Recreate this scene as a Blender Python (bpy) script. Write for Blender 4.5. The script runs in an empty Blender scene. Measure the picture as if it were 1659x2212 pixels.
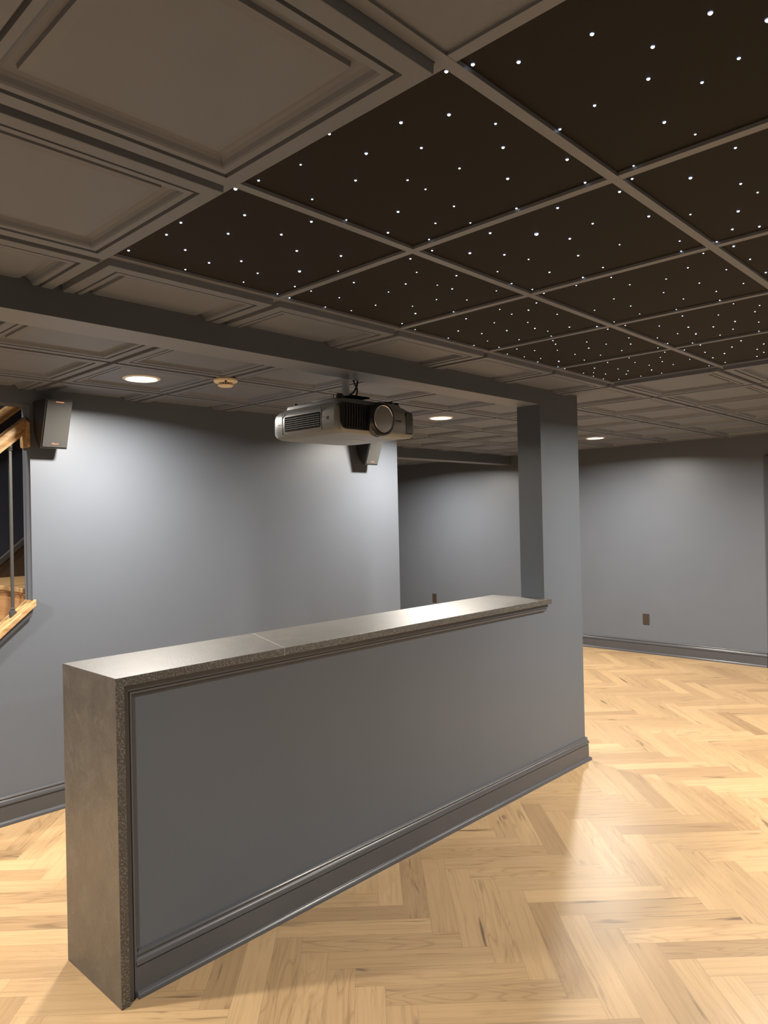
import bpy, bmesh, math, random
from mathutils import Vector, Matrix

# ---------------------------------------------------------------- camera, world, exposure
SC = bpy.context.scene
COL = SC.collection
random.seed(7)
G = 0.6096            # ceiling grid module (two feet)
H = 2.3228            # height of the ceiling grid
YW, YB = 0.9456, 1.1061   # front and back face of the partition
XE, XP = 2.6535, 2.2082   # post: far face, near face
XB = 6.252            # back wall
YL = 2.7617           # left wall

cam_data = bpy.data.cameras.new('camera')
cam = bpy.data.objects.new('camera', cam_data)
COL.objects.link(cam)
yaw, pitch, roll = math.radians(43.619), math.radians(0.3816), math.radians(-1.267)
F = Vector((math.cos(yaw) * math.cos(pitch), math.sin(yaw) * math.cos(pitch), math.sin(pitch)))
R0 = Vector((math.sin(yaw), -math.cos(yaw), 0))
U0 = R0.cross(F)
R1 = R0 * math.cos(roll) + U0 * math.sin(roll)
U1 = -R0 * math.sin(roll) + U0 * math.cos(roll)
M = Matrix.Identity(4)
for r in range(3):
    M[r][0], M[r][1], M[r][2] = R1[r], U1[r], -F[r]
M.translation = Vector((-1.5647, -1.3551, 1.5706))
cam.matrix_world = M
cam_data.sensor_fit = 'HORIZONTAL'
cam_data.sensor_width = 36.0
cam_data.lens = 36.0 * 1575.63 / 1659.0
cam_data.clip_start = 0.05
SC.camera = cam

w = bpy.data.worlds.new('world')
SC.world = w
w.use_nodes = True
w.node_tree.nodes['Background'].inputs[0].default_value = (0.8, 0.85, 1.0, 1)
w.node_tree.nodes['Background'].inputs[1].default_value = 0.0

SC.view_settings.view_transform = 'Standard'
SC.view_settings.look = 'None'
SC.view_settings.gamma = 1.0
SC.view_settings.use_curve_mapping = False
SC.view_settings.exposure = 0.35
SC.cycles.use_denoising = True
SC.cycles.max_bounces = 12
SC.cycles.diffuse_bounces = 8
SC.cycles.glossy_bounces = 4
SC.cycles.sample_clamp_indirect = 6.0

LAMP_W = 70.0                        # watts of one recessed lamp
LAMP_COL = (1.0, 0.925, 0.82)
LAMP_GAIN = {(4, -5): 1.9, (4, -1): 1.2, (-4, -1): 1.15, (-4, 3): 1.8, (0, 3): 0.8, (4, 3): 0.8, (8, 3): 0.8, (8, -1): 0.7}                       # per lamp, filled by grid cell

STARS = {
    (-1, -2): [(-0.185,0.104,2), (-0.208,0.226,2), (-0.258,0.284,2), (0.006,0.199,1.5), (-0.084,0.049,2), (-0.1,-0.048,2.5), (-0.019,-0.106,3), (0.051,-0.041,1.7), (-0.003,0.092,2), (0.077,0.029,1.5), (0.159,0.131,2), (0.034,0.288,1.5), (0.251,0.106,1), (0.288,0.253,1)],
    (-1, -1): [(-0.263,0.265,1.5), (-0.275,-0.282,2), (-0.166,-0.201,2), (-0.211,-0.119,2), (-0.282,0.008,1.5), (-0.175,0.012,2), (-0.109,-0.083,1.5), (-0.242,0.144,1), (-0.106,0.115,1.5), (-0.022,0.033,1.2), (0.019,-0.083,1.2), (0.043,0.035,1), (-0.113,0.256,1.2), (0.165,0.047,1.2), (0.029,0.288,1), (0.088,0.163,2), (0.212,0.145,1.2), (0.167,0.272,1.7), (0.285,0.228,1.2), (-0.075,-0.244,1.2), (0.012,-0.202,2), (0.155,-0.269,2), (0.137,-0.129,2), (0.284,-0.242,1.5), (0.288,-0.053,1.5), (0.277,0.081,1)],
    (-1, 0): [(-0.27,0.246,2), (-0.252,0.073,2), (-0.266,-0.022,2), (-0.277,-0.276,3), (-0.176,-0.17,2), (-0.138,-0.043,2), (-0.032,-0.134,2), (-0.158,0.136,2), (-0.053,0.179,2), (0.008,0.104,2), (-0.072,0.278,1.5), (0.107,0.158,1.5), (0.125,0.257,1), (0.28,0.281,1.5), (-0.029,-0.253,2), (0.074,-0.07,2), (0.193,-0.126,2), (0.189,0.056,3), (0.277,-0.023,1), (0.273,0.181,1.5)],
    (0, -2): [(-0.241,0.067,1.5), (-0.264,0.283,1.5), (-0.171,0.187,2.5), (-0.053,0.116,1.7), (0.027,0.103,1.2), (0.108,0.173,2.3), (0.039,0.267,1.2), (0.224,0.225,1.8), (0.258,0.167,1.8), (0.288,0.288,1.2)],
    (0, -1): [(-0.254,0.276,1.5), (-0.249,-0.126,2), (-0.239,0.085,2), (-0.142,0.001,4), (-0.043,-0.044,2), (-0.093,-0.139,1.5), (-0.222,-0.276,2), (-0.03,-0.263,2), (0.104,-0.119,1), (0.204,-0.25,1.2), (0.288,-0.221,1.2), (-0.159,0.213,2.5), (-0.073,0.152,2), (0.014,0.125,1.2), (0.036,0.252,1.2), (0.169,0.288,1.2), (0.275,0.276,1.3), (0.095,0.006,1.8), (0.163,0.143,1.8), (0.288,0.095,1.5), (0.248,0.005,1.3)],
    (0, 0): [(-0.25,-0.247,1.5), (-0.266,0.182,1.2), (-0.222,0.022,1.5), (-0.146,-0.181,1), (-0.087,-0.082,1.5), (-0.029,-0.246,1.5), (0,-0.144,0.8), (0.067,-0.153,1.5), (-0.066,0.015,1), (-0.272,0.288,1.5), (-0.146,0.173,1), (-0.107,0.288,1), (-0.006,0.259,1), (0.011,0.151,1.2), (0.122,-0.04,1), (0.12,0.071,0.8), (0.198,0.125,2), (0.267,0.255,1.3), (0.197,-0.241,0.8), (0.206,-0.109,1), (0.288,0.015,1)],
    (1, -2): [(-0.249,0.266,2), (-0.094,0.269,1.4), (0.077,0.274,1.8)],
    (1, -1): [(-0.254,-0.26,1), (-0.261,0.152,1), (-0.267,0.272,1.3), (-0.252,0.032,1.1), (-0.134,0.024,1.2), (-0.021,0.136,1), (0.112,0.135,1.1), (-0.159,-0.178,1.2), (-0.048,-0.256,1), (-0.1,-0.085,1), (0.026,-0.145,1.1), (0.144,-0.247,1), (0.04,-0.018,1), (0.167,-0.151,1.1), (0.17,-0.036,1), (0.288,-0.121,1), (0.062,0.254,0.9), (0.243,0.16,0.6), (0.277,0.281,1), (0.288,0.037,0.7)],
    (1, 0): [(-0.235,0.281,0.8), (-0.019,0.281,1.2), (-0.288,-0.218,1.2), (-0.187,-0.258,1.3), (-0.217,-0.12,0.9), (-0.129,-0.188,1.7), (-0.209,0.042,1.5), (-0.084,0.177,1.7), (0.026,0.138,1.5), (-0.076,0.003,1), (-0.129,-0.114,1.2), (0.064,0.039,1.7), (0.152,0.199,0.9), (0.174,0.288,0.9), (0.288,0.233,0.9), (0.004,-0.231,1.3), (0.02,-0.09,1.1), (0.122,-0.059,1.8), (0.204,-0.07,0.9), (0.288,-0.036,0.9), (0.212,-0.166,1.7), (0.288,-0.248,1.4), (0.238,0.093,1)],
    (2, -1): [(-0.288,-0.251,0.9), (-0.235,-0.14,0.9), (-0.137,-0.201,1.1), (-0.245,0.276,1.2), (-0.129,0.184,1.2), (-0.211,0.057,1.4), (0.069,0.276,1.1), (-0.018,0.108,2), (0.061,0.184,1.2), (0.208,0.288,1.3), (0.288,0.207,1), (0.123,0.13,2.2), (0.059,0.035,1.6), (-0.117,-0.046,0.9), (0.036,-0.058,1.8), (0.165,-0.008,1.3), (-0.058,-0.161,1.3), (0.124,-0.121,1.1), (0.231,0.067,1.1), (0.288,-0.073,0.9)],
    (2, 0): [(-0.172,0.288,0.9), (-0.288,0.085,0.9), (-0.244,0.001,1.4), (-0.174,0.029,1.5), (-0.059,0.087,1), (-0.227,0.199,1.2), (-0.135,0.162,1.2), (-0.056,0.269,0.9), (0.038,0.236,0.9), (0.096,0.288,1.2), (0.164,0.209,2.5), (0.286,0.285,1.2), (0.085,0.076,1.4), (-0.103,-0.086,1.2), (0.014,-0.034,1.7), (0.241,0.111,1), (0.199,0.002,1.1), (-0.244,-0.257,1.4), (-0.031,-0.249,1), (0.088,-0.202,1.6), (0.004,-0.125,1.1), (0.183,-0.114,1.3), (0.262,-0.254,1.1)],
    (3, -1): [(-0.207,0.288,1.3), (-0.253,0.197,1.6), (-0.194,0.039,1.8), (-0.094,0.111,1.7), (-0.076,0.24,1.5), (0.085,0.26,1.8), (0.027,0.185,2), (0.26,0.26,1.2), (0.054,0.045,1.6), (-0.043,-0.012,1.7), (0.152,0.044,1.5), (0.228,0.098,1.2)],
    (3, 0): [(-0.251,0.286,1.4), (-0.141,0.174,1.7), (-0.06,0.281,0.9), (-0.03,0.238,0.8), (0.065,0.288,1.1), (0.058,0.212,1.4), (-0.288,-0.07,1.1), (-0.24,-0.063,0.9), (-0.111,-0.034,1.1), (-0.222,0.06,1.4), (-0.128,-0.173,0.7), (-0.024,-0.139,1.4), (0.096,-0.146,1.2), (0.016,-0.053,1), (-0.231,-0.238,1.1), (0.034,-0.255,1), (0.281,-0.261,0.9), (0.185,0.288,1), (-0.021,0.101,1.1), (0.068,0.087,1.2), (0.153,0.137,1.6), (0.27,0.237,1.2), (0.149,-0.008,1.9), (0.276,0.109,1), (0.282,-0.007,0.8)],
}

# ---------------------------------------------------------------- materials
def nodes_of(name):
    m = bpy.data.materials.new(name)
    m.use_nodes = True
    nt = m.node_tree
    return m, nt, nt.nodes['Principled BSDF']

def nd(nt, typ, **kw):
    n = nt.nodes.new(typ)
    for k, v in kw.items():
        setattr(n, k, v)
    return n

def ramp(nt, stops):
    n = nt.nodes.new('ShaderNodeValToRGB')
    e = n.color_ramp.elements
    while len(e) < len(stops):
        e.new(0.5)
    for el, (p, c) in zip(e, stops):
        el.position = p
        el.color = (c[0], c[1], c[2], 1)
    return n

def simple(name, col, rough=0.5, metal=0.0, spec=0.5, noise=0.0, nscale=40, bump=0.0, bscale=200, coat=0.0):
    m, nt, b = nodes_of(name)
    b.inputs['Roughness'].default_value = rough
    b.inputs['Metallic'].default_value = metal
    b.inputs['Specular IOR Level'].default_value = spec
    b.inputs['Coat Weight'].default_value = coat
    tc = nd(nt, 'ShaderNodeTexCoord')
    n = nd(nt, 'ShaderNodeTexNoise')
    n.inputs['Scale'].default_value = nscale
    n.inputs['Detail'].default_value = 3
    nt.links.new(tc.outputs['Object'], n.inputs['Vector'])
    rp = ramp(nt, [(0.3, [c * (1 - noise) for c in col]), (0.7, [min(1, c * (1 + noise)) for c in col])])
    nt.links.new(n.outputs['Fac'], rp.inputs['Fac'])
    nt.links.new(rp.outputs['Color'], b.inputs['Base Color'])
    if bump:
        n2 = nd(nt, 'ShaderNodeTexNoise')
        n2.inputs['Scale'].default_value = bscale
        n2.inputs['Detail'].default_value = 2
        nt.links.new(tc.outputs['Object'], n2.inputs['Vector'])
        bp = nd(nt, 'ShaderNodeBump')
        bp.inputs['Strength'].default_value = bump
        bp.inputs['Distance'].default_value = 0.002
        nt.links.new(n2.outputs['Fac'], bp.inputs['Height'])
        nt.links.new(bp.outputs['Normal'], b.inputs['Normal'])
    return m

def emitter(name, col, strength):
    m, nt, b = nodes_of(name)
    b.inputs['Base Color'].default_value = (0.8, 0.8, 0.8, 1)
    b.inputs['Emission Color'].default_value = (*col, 1)
    b.inputs['Emission Strength'].default_value = strength
    return m

def oak_floor():
    m, nt, b = nodes_of('oak_plank_floor')
    L = nt.links.new
    uv = nd(nt, 'ShaderNodeUVMap', uv_map='grain')
    ed = nd(nt, 'ShaderNodeUVMap', uv_map='edge')
    at = nd(nt, 'ShaderNodeAttribute', attribute_name='plank')
    sep = nd(nt, 'ShaderNodeSeparateColor')
    L(at.outputs['Color'], sep.inputs['Color'])
    base = ramp(nt, [(0.0, (0.262, 0.171, 0.088)), (0.35, (0.315, 0.210, 0.109)), (0.7, (0.350, 0.235, 0.123)), (1.0, (0.382, 0.260, 0.137))])
    L(sep.outputs['Red'], base.inputs['Fac'])
    # long grain
    mp = nd(nt, 'ShaderNodeMapping')
    mp.inputs['Scale'].default_value = (2.2, 55.0, 1)
    L(uv.outputs['UV'], mp.inputs['Vector'])
    g = nd(nt, 'ShaderNodeTexNoise')
    g.inputs['Scale'].default_value = 1.0
    g.inputs['Detail'].default_value = 5
    g.inputs['Roughness'].default_value = 0.62
    g.inputs['Distortion'].default_value = 0.9
    L(mp.outputs['Vector'], g.inputs['Vector'])
    gr = ramp(nt, [(0.30, (0.76, 0.73, 0.70)), (0.5, (0.97, 0.965, 0.96)), (0.72, (1.06, 1.06, 1.05))])
    L(g.outputs['Fac'], gr.inputs['Fac'])
    mul = nd(nt, 'ShaderNodeMix', data_type='RGBA', blend_type='MULTIPLY')
    mul.inputs['Factor'].default_value = 0.8
    L(base.outputs['Color'], mul.inputs[6])
    L(gr.outputs['Color'], mul.inputs[7])
    # cathedral figure, only on some planks
    mpw = nd(nt, 'ShaderNodeMapping')
    mpw.inputs['Scale'].default_value = (1.5, 13.0, 1)
    L(uv.outputs['UV'], mpw.inputs['Vector'])
    wv = nd(nt, 'ShaderNodeTexNoise')
    wv.inputs['Scale'].default_value = 1.0
    wv.inputs['Detail'].default_value = 1.2
    wv.inputs['Roughness'].default_value = 0.35
    wv.inputs['Distortion'].default_value = 0.3
    L(mpw.outputs['Vector'], wv.inputs['Vector'])
    wm = nd(nt, 'ShaderNodeMath', operation='MULTIPLY'); L(wv.outputs['Fac'], wm.inputs[0]); wm.inputs[1].default_value = 13.0
    pp = nd(nt, 'ShaderNodeMath', operation='PINGPONG'); L(wm.outputs[0], pp.inputs[0]); pp.inputs[1].default_value = 0.5
    wr = ramp(nt, [(0.0, (0.78, 0.74, 0.70)), (0.16, (0.98, 0.975, 0.97)), (0.5, (1.01, 1.01, 1.01))])
    L(pp.outputs[0], wr.inputs['Fac'])
    mw = nd(nt, 'ShaderNodeMix', data_type='RGBA', blend_type='MULTIPLY')
    L(sep.outputs['Blue'], mw.inputs['Factor'])
    L(mul.outputs[2], mw.inputs[6])
    L(wr.outputs['Color'], mw.inputs[7])
    mul = mw
    # dark mineral streaks and knots, only on some planks
    mp2 = nd(nt, 'ShaderNodeMapping')
    mp2.inputs['Scale'].default_value = (3.0, 26.0, 1)
    L(uv.outputs['UV'], mp2.inputs['Vector'])
    k = nd(nt, 'ShaderNodeTexNoise')
    k.inputs['Scale'].default_value = 1.0
    k.inputs['Detail'].default_value = 2.5
    k.inputs['Distortion'].default_value = 0.6
    L(mp2.outputs['Vector'], k.inputs['Vector'])
    kr = ramp(nt, [(0.615, (0, 0, 0)), (0.72, (1, 1, 1))])
    L(k.outputs['Fac'], kr.inputs['Fac'])
    on = nd(nt, 'ShaderNodeMath', operation='MULTIPLY')
    L(kr.outputs['Color'], on.inputs[0])
    L(sep.outputs['Green'], on.inputs[1])
    dk = nd(nt, 'ShaderNodeMix', data_type='RGBA')
    L(on.outputs[0], dk.inputs['Factor'])
    L(mul.outputs[2], dk.inputs[6])
    dk.inputs[7].default_value = (0.09, 0.056, 0.030, 1)
    # joints between planks
    s2 = nd(nt, 'ShaderNodeSeparateXYZ')
    L(ed.outputs['UV'], s2.inputs[0])
    def edge(sock, length, wdt):
        a = nd(nt, 'ShaderNodeMath', operation='SUBTRACT'); a.inputs[1].default_value = 0.5; L(sock, a.inputs[0])
        c = nd(nt, 'ShaderNodeMath', operation='ABSOLUTE'); L(a.outputs[0], c.inputs[0])
        e = nd(nt, 'ShaderNodeMath', operation='GREATER_THAN'); e.inputs[1].default_value = 0.5 - wdt / length; L(c.outputs[0], e.inputs[0])
        return e.outputs[0]
    mx = nd(nt, 'ShaderNodeMath', operation='MAXIMUM')
    L(edge(s2.outputs['X'], 0.588, 0.0008), mx.inputs[0])
    L(edge(s2.outputs['Y'], 0.1005, 0.0008), mx.inputs[1])
    mf = nd(nt, 'ShaderNodeMath', operation='MULTIPLY'); mf.inputs[1].default_value = 0.45
    L(mx.outputs[0], mf.inputs[0])
    jn = nd(nt, 'ShaderNodeMix', data_type='RGBA')
    L(mf.outputs[0], jn.inputs['Factor'])
    L(dk.outputs[2], jn.inputs[6])
    jn.inputs[7].default_value = (0.11, 0.068, 0.036, 1)
    L(jn.outputs[2], b.inputs['Base Color'])
    b.inputs['Roughness'].default_value = 0.36
    b.inputs['Specular IOR Level'].default_value = 0.45
    bn = nd(nt, 'ShaderNodeTexNoise')
    bn.inputs['Scale'].default_value = 160
    bn.inputs['Detail'].default_value = 2
    L(uv.outputs['UV'], bn.inputs['Vector'])
    bp = nd(nt, 'ShaderNodeBump')
    bp.inputs['Strength'].default_value = 0.10
    bp.inputs['Distance'].default_value = 0.003
    L(bn.outputs['Fac'], bp.inputs['Height'])
    L(bp.outputs['Normal'], b.inputs['Normal'])
    return m

def wood(name, light, dark, axis_scale=(4, 40, 40), rough=0.4):
    m, nt, b = nodes_of(name)
    L = nt.links.new
    tc = nd(nt, 'ShaderNodeTexCoord')
    mp = nd(nt, 'ShaderNodeMapping')
    mp.inputs['Scale'].default_value = axis_scale
    L(tc.outputs['Object'], mp.inputs['Vector'])
    n = nd(nt, 'ShaderNodeTexNoise')
    n.inputs['Scale'].default_value = 1.0
    n.inputs['Detail'].default_value = 4
    n.inputs['Distortion'].default_value = 1.0
    L(mp.outputs['Vector'], n.inputs['Vector'])
    r = ramp(nt, [(0.3, dark), (0.6, light)])
    L(n.outputs['Fac'], r.inputs['Fac'])
    L(r.outputs['Color'], b.inputs['Base Color'])
    b.inputs['Roughness'].default_value = rough
    return m

FISS = (0.357, -0.090)   # the fissure on the ledge: x = a * y + b
def granite(name, rough, fleck, bump):
    m, nt, b = nodes_of(name)
    L = nt.links.new
    tc = nd(nt, 'ShaderNodeTexCoord')
    n = nd(nt, 'ShaderNodeTexNoise')
    n.inputs['Scale'].default_value = 11
    n.inputs['Detail'].default_value = 8
    n.inputs['Roughness'].default_value = 0.7
    n.inputs['Distortion'].default_value = 0.4
    L(tc.outputs['Object'], n.inputs['Vector'])
    r = ramp(nt, [(0.3, (0.030, 0.026, 0.022)), (0.5, (0.043, 0.037, 0.030)), (0.75, (0.066, 0.058, 0.047))] if not fleck else [(0.3, (0.014, 0.012, 0.010)), (0.7, (0.026, 0.024, 0.020))])
    L(n.outputs['Fac'], r.inputs['Fac'])
    f = nd(nt, 'ShaderNodeTexNoise')
    f.inputs['Scale'].default_value = 240 if not fleck else 170
    f.inputs['Detail'].default_value = 2
    L(tc.outputs['Object'], f.inputs['Vector'])
    fr = ramp(nt, [(0.60 - 0.5 * fleck, (0, 0, 0)), (0.68 - 0.5 * fleck, (1, 1, 1))])
    L(f.outputs['Fac'], fr.inputs['Fac'])
    sc = nd(nt, 'ShaderNodeMath', operation='MULTIPLY'); sc.inputs[1].default_value = 0.22 + 2.6 * fleck
    L(fr.outputs['Color'], sc.inputs[0])
    mx = nd(nt, 'ShaderNodeMix', data_type='RGBA')
    L(sc.outputs[0], mx.inputs['Factor'])
    L(r.outputs['Color'], mx.inputs[6])
    mx.inputs[7].default_value = (0.18, 0.165, 0.14, 1)
    # a few pale veins and one long fissure
    v = nd(nt, 'ShaderNodeTexNoise')
    v.inputs['Scale'].default_value = 2.1
    v.inputs['Detail'].default_value = 5
    v.inputs['Distortion'].default_value = 2.0
    L(tc.outputs['Object'], v.inputs['Vector'])
    vr = ramp(nt, [(0.492, (0, 0, 0)), (0.5, (1, 1, 1)), (0.508, (0, 0, 0))])
    L(v.outputs['Fac'], vr.inputs['Fac'])
    vs = nd(nt, 'ShaderNodeMath', operation='MULTIPLY'); vs.inputs[1].default_value = 0.035
    L(vr.outputs['Color'], vs.inputs[0])
    sx_ = nd(nt, 'ShaderNodeSeparateXYZ')
    L(tc.outputs['Object'], sx_.inputs[0])
    ly = nd(nt, 'ShaderNodeMath', operation='MULTIPLY_ADD')
    L(sx_.outputs['Y'], ly.inputs[0]); ly.inputs[1].default_value = FISS[0]; ly.inputs[2].default_value = FISS[1]
    lx = nd(nt, 'ShaderNodeMath', operation='SUBTRACT'); L(sx_.outputs['X'], lx.inputs[0]); L(ly.outputs[0], lx.inputs[1])
    wob = nd(nt, 'ShaderNodeMath', operation='MULTIPLY_ADD'); L(f.outputs['Fac'], wob.inputs[0]); wob.inputs[1].default_value = 0.012; L(lx.outputs[0], wob.inputs[2])
    ab = nd(nt, 'ShaderNodeMath', operation='ABSOLUTE'); L(wob.outputs[0], ab.inputs[0])
    lt = nd(nt, 'ShaderNodeMath', operation='LESS_THAN'); L(ab.outputs[0], lt.inputs[0]); lt.inputs[1].default_value = 0.0016
    lm = nd(nt, 'ShaderNodeMath', operation='MULTIPLY'); L(lt.outputs[0], lm.inputs[0]); lm.inputs[1].default_value = 0.35
    vm = nd(nt, 'ShaderNodeMath', operation='MAXIMUM'); L(vs.outputs[0], vm.inputs[0]); L(lm.outputs[0], vm.inputs[1])
    vs = vm
    m2 = nd(nt, 'ShaderNodeMix', data_type='RGBA')
    L(vs.outputs[0], m2.inputs['Factor'])
    L(mx.outputs[2], m2.inputs[6])
    m2.inputs[7].default_value = (0.5, 0.47, 0.42, 1)
    L(m2.outputs[2], b.inputs['Base Color'])
    b.inputs['Roughness'].default_value = rough
    b.inputs['IOR'].default_value = 1.85
    bp = nd(nt, 'ShaderNodeBump')
    bp.inputs['Strength'].default_value = bump
    bp.inputs['Distance'].default_value = 0.004
    b2 = nd(nt, 'ShaderNodeTexNoise')
    b2.inputs['Scale'].default_value = 90
    b2.inputs['Detail'].default_value = 4
    L(tc.outputs['Object'], b2.inputs['Vector'])
    L(b2.outputs['Fac'], bp.inputs['Height'])
    L(bp.outputs['Normal'], b.inputs['Normal'])
    return m

MAT = {
    'wall': simple('slate_wall_paint', (0.106, 0.119, 0.143), 0.42, noise=0.02, nscale=3, bump=0.05, bscale=900),
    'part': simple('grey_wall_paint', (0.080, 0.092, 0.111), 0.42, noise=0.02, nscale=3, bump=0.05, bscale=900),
    'trim': simple('slate_trim_paint', (0.062, 0.063, 0.070), 0.28, noise=0.02, nscale=5),
    'navy': simple('navy_stairwell_paint', (0.020, 0.024, 0.036), 0.45, noise=0.03, nscale=3),
    'tile': simple('taupe_ceiling_tile', (0.134, 0.149, 0.186), 0.55, noise=0.03, nscale=6),
    'grid': simple('taupe_ceiling_grid', (0.150, 0.162, 0.194), 0.45, noise=0.02, nscale=6),
    'beam': simple('pale_beam_underside', (0.165,0.178,0.212), 0.5, noise=0.02, nscale=4),  # paler tone for the downward faces of both beams
    'star': simple('black_star_panel', (0.0105, 0.0085, 0.0068), 0.75, spec=0.25, noise=0.15, nscale=300),
    'oak': oak_floor(),
    'ash': wood('pale_oak_stair', (0.42, 0.27, 0.13), (0.28, 0.16, 0.065), (5, 45, 45)),
    'riser': wood('orange_oak_riser', (0.40, 0.22, 0.10), (0.31, 0.16, 0.065), (40, 5, 40)),
    'brown': simple('dark_brown_board', (0.045, 0.028, 0.018), 0.4, noise=0.1, nscale=30),
    'granite': granite('leathered_black_granite', 0.42, 0.0, 0.2),
    'chip': granite('rough_black_granite_edge', 0.45, 0.12, 0.8),
    'iron': simple('dark_iron', (0.06, 0.058, 0.056), 0.4, metal=0.3, noise=0.05),
    'silver': simple('silver_plastic', (0.195, 0.205, 0.208), 0.36, metal=0.25, noise=0.04, nscale=500),
    'gloss': simple('gloss_black_plastic', (0.012, 0.012, 0.013), 0.18, noise=0.05),
    'matt': simple('matt_black_plastic', (0.014, 0.014, 0.015), 0.5, noise=0.05),
    'seam': simple('dark_seam', (0.03, 0.03, 0.03), 0.6, noise=0.05),
    'glass': simple('lens_glass', (0.14, 0.13, 0.118), 0.22, spec=0.8, noise=0.03, nscale=8, coat=0.3),
    'chrome': simple('polished_metal', (0.75, 0.74, 0.72), 0.16, metal=1.0, noise=0.02),
    'cream': simple('cream_plastic', (0.74, 0.62, 0.44), 0.4, noise=0.02),
    'cab': simple('black_cabinet_vinyl', (0.022, 0.020, 0.017), 0.4, noise=0.15, nscale=80, bump=0.1, bscale=500),
    'grille': simple('grey_grille_cloth', (0.030, 0.029, 0.027), 0.85, noise=0.12, nscale=900),
    'copper': simple('copper_lettering', (0.85, 0.42, 0.25), 0.3, metal=0.6, noise=0.02),
    'bronze': simple('bronze_plate', (0.055, 0.044, 0.034), 0.4, metal=0.3, noise=0.1),
    'ring': simple('white_lamp_ring', (0.78, 0.74, 0.68), 0.4, noise=0.01),
    'lamp': emitter('lamp_diffuser', (1.0, 0.90, 0.74), 14.0),
    'spark': emitter('star_fibre_tip', (0.75, 0.88, 1.0), 3.0),
    'halo': emitter('star_glow_fringe', (0.16, 0.30, 0.62), 0.55),  # blue glow around each star, put into the rim of the tip
    'void': simple('black_recess', (0.006, 0.006, 0.006), 0.9, spec=0.1),
    'steel': simple('brushed_pole', (0.60, 0.59, 0.57), 0.45, metal=0.0, noise=0.02),
    'sticker': simple('pale_sticker', (0.30, 0.29, 0.27), 0.5, noise=0.05),
}

# ---------------------------------------------------------------- mesh helpers
def obj(name, bm, mat, parent=None, bevel=0.0, seg=2, smooth=False, kind=None):
    me = bpy.data.meshes.new(name)
    bmesh.ops.recalc_face_normals(bm, faces=bm.faces)
    bm.to_mesh(me)
    bm.free()
    for m in (mat if isinstance(mat, (list, tuple)) else [mat]):
        me.materials.append(MAT[m])
    if smooth:
        for p in me.polygons:
            p.use_smooth = True
    o = bpy.data.objects.new(name, me)
    COL.objects.link(o)
    if parent:
        o.parent = parent
    if bevel:
        b = o.modifiers.new('edges', 'BEVEL')
        b.width = bevel
        b.segments = seg
        b.limit_method = 'ANGLE'
        b.angle_limit = math.radians(40)
    if kind:
        o['kind'] = kind
    return o

def sharp(o, deg=35):
    for p in o.data.polygons:
        p.use_smooth = True
    o.data.set_sharp_from_angle(angle=math.radians(deg))
    return o

def tag(o, label, cat, group=None):
    o['label'] = label
    o['category'] = cat
    if group:
        o['group'] = group
    return o

def thing(name, label, cat, loc=(0, 0, 0), rz=0.0, group=None):
    o = bpy.data.objects.new(name, None)
    o.empty_display_size = 0.05
    COL.objects.link(o)
    o.location = loc
    o.rotation_euler = (0, 0, rz)
    return tag(o, label, cat, group)

def box(bm, x0, x1, y0, y1, z0, z1, mat=0):
    v = [bm.verts.new(p) for p in ((x0, y0, z0), (x1, y0, z0), (x1, y1, z0), (x0, y1, z0), (x0, y0, z1), (x1, y0, z1), (x1, y1, z1), (x0, y1, z1))]
    for f in ((3, 2, 1, 0), (4, 5, 6, 7), (0, 1, 5, 4), (1, 2, 6, 5), (2, 3, 7, 6), (3, 0, 4, 7)):
        bm.faces.new([v[i] for i in f]).material_index = mat
    return bm

def boxes(*bs):
    bm = bmesh.new()
    for b in bs:
        box(bm, *b)
    return bm

def extrude_poly(pts, axis, a, b, bm=None):
    """polygon given in the plane across an axis, pulled from a to b"""
    bm = bm or bmesh.new()
    def P(p, t):
        return {'y': (p[0], t, p[1]), 'x': (t, p[0], p[1]), 'z': (p[0], p[1], t)}[axis]
    lo = [bm.verts.new(P(p, a)) for p in pts]
    hi = [bm.verts.new(P(p, b)) for p in pts]
    n = len(pts)
    bm.faces.new(lo)
    bm.faces.new(hi[::-1])
    for i in range(n):
        bm.faces.new([lo[i], lo[(i + 1) % n], hi[(i + 1) % n], hi[i]])
    return bm

def sweep(profile, path, up=(0, 0, 1), bm=None):
    """profile of (out, height) pairs along a plan path; 'out' is to the right of travel"""
    bm = bm or bmesh.new()
    up = Vector(up)
    path = [Vector(p) for p in path]
    rows = []
    for i, p in enumerate(path):
        d0 = (path[i] - path[i - 1]).normalized() if i else (path[1] - path[0]).normalized()
        d1 = (path[i + 1] - path[i]).normalized() if i < len(path) - 1 else d0
        n0, n1 = d0.cross(up), d1.cross(up)
        n = (n0 + n1)
        n = n / max(1e-6, n.dot(n0)) if n.length > 1e-6 else n0
        rows.append([bm.verts.new(p + n * o + up * h) for o, h in profile])
    k = len(profile)
    for a, b in zip(rows, rows[1:]):
        for i in range(k):
            bm.faces.new([a[i], a[(i + 1) % k], b[(i + 1) % k], b[i]])
    bm.faces.new(rows[0])
    bm.faces.new(rows[-1][::-1])
    return bm

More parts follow.
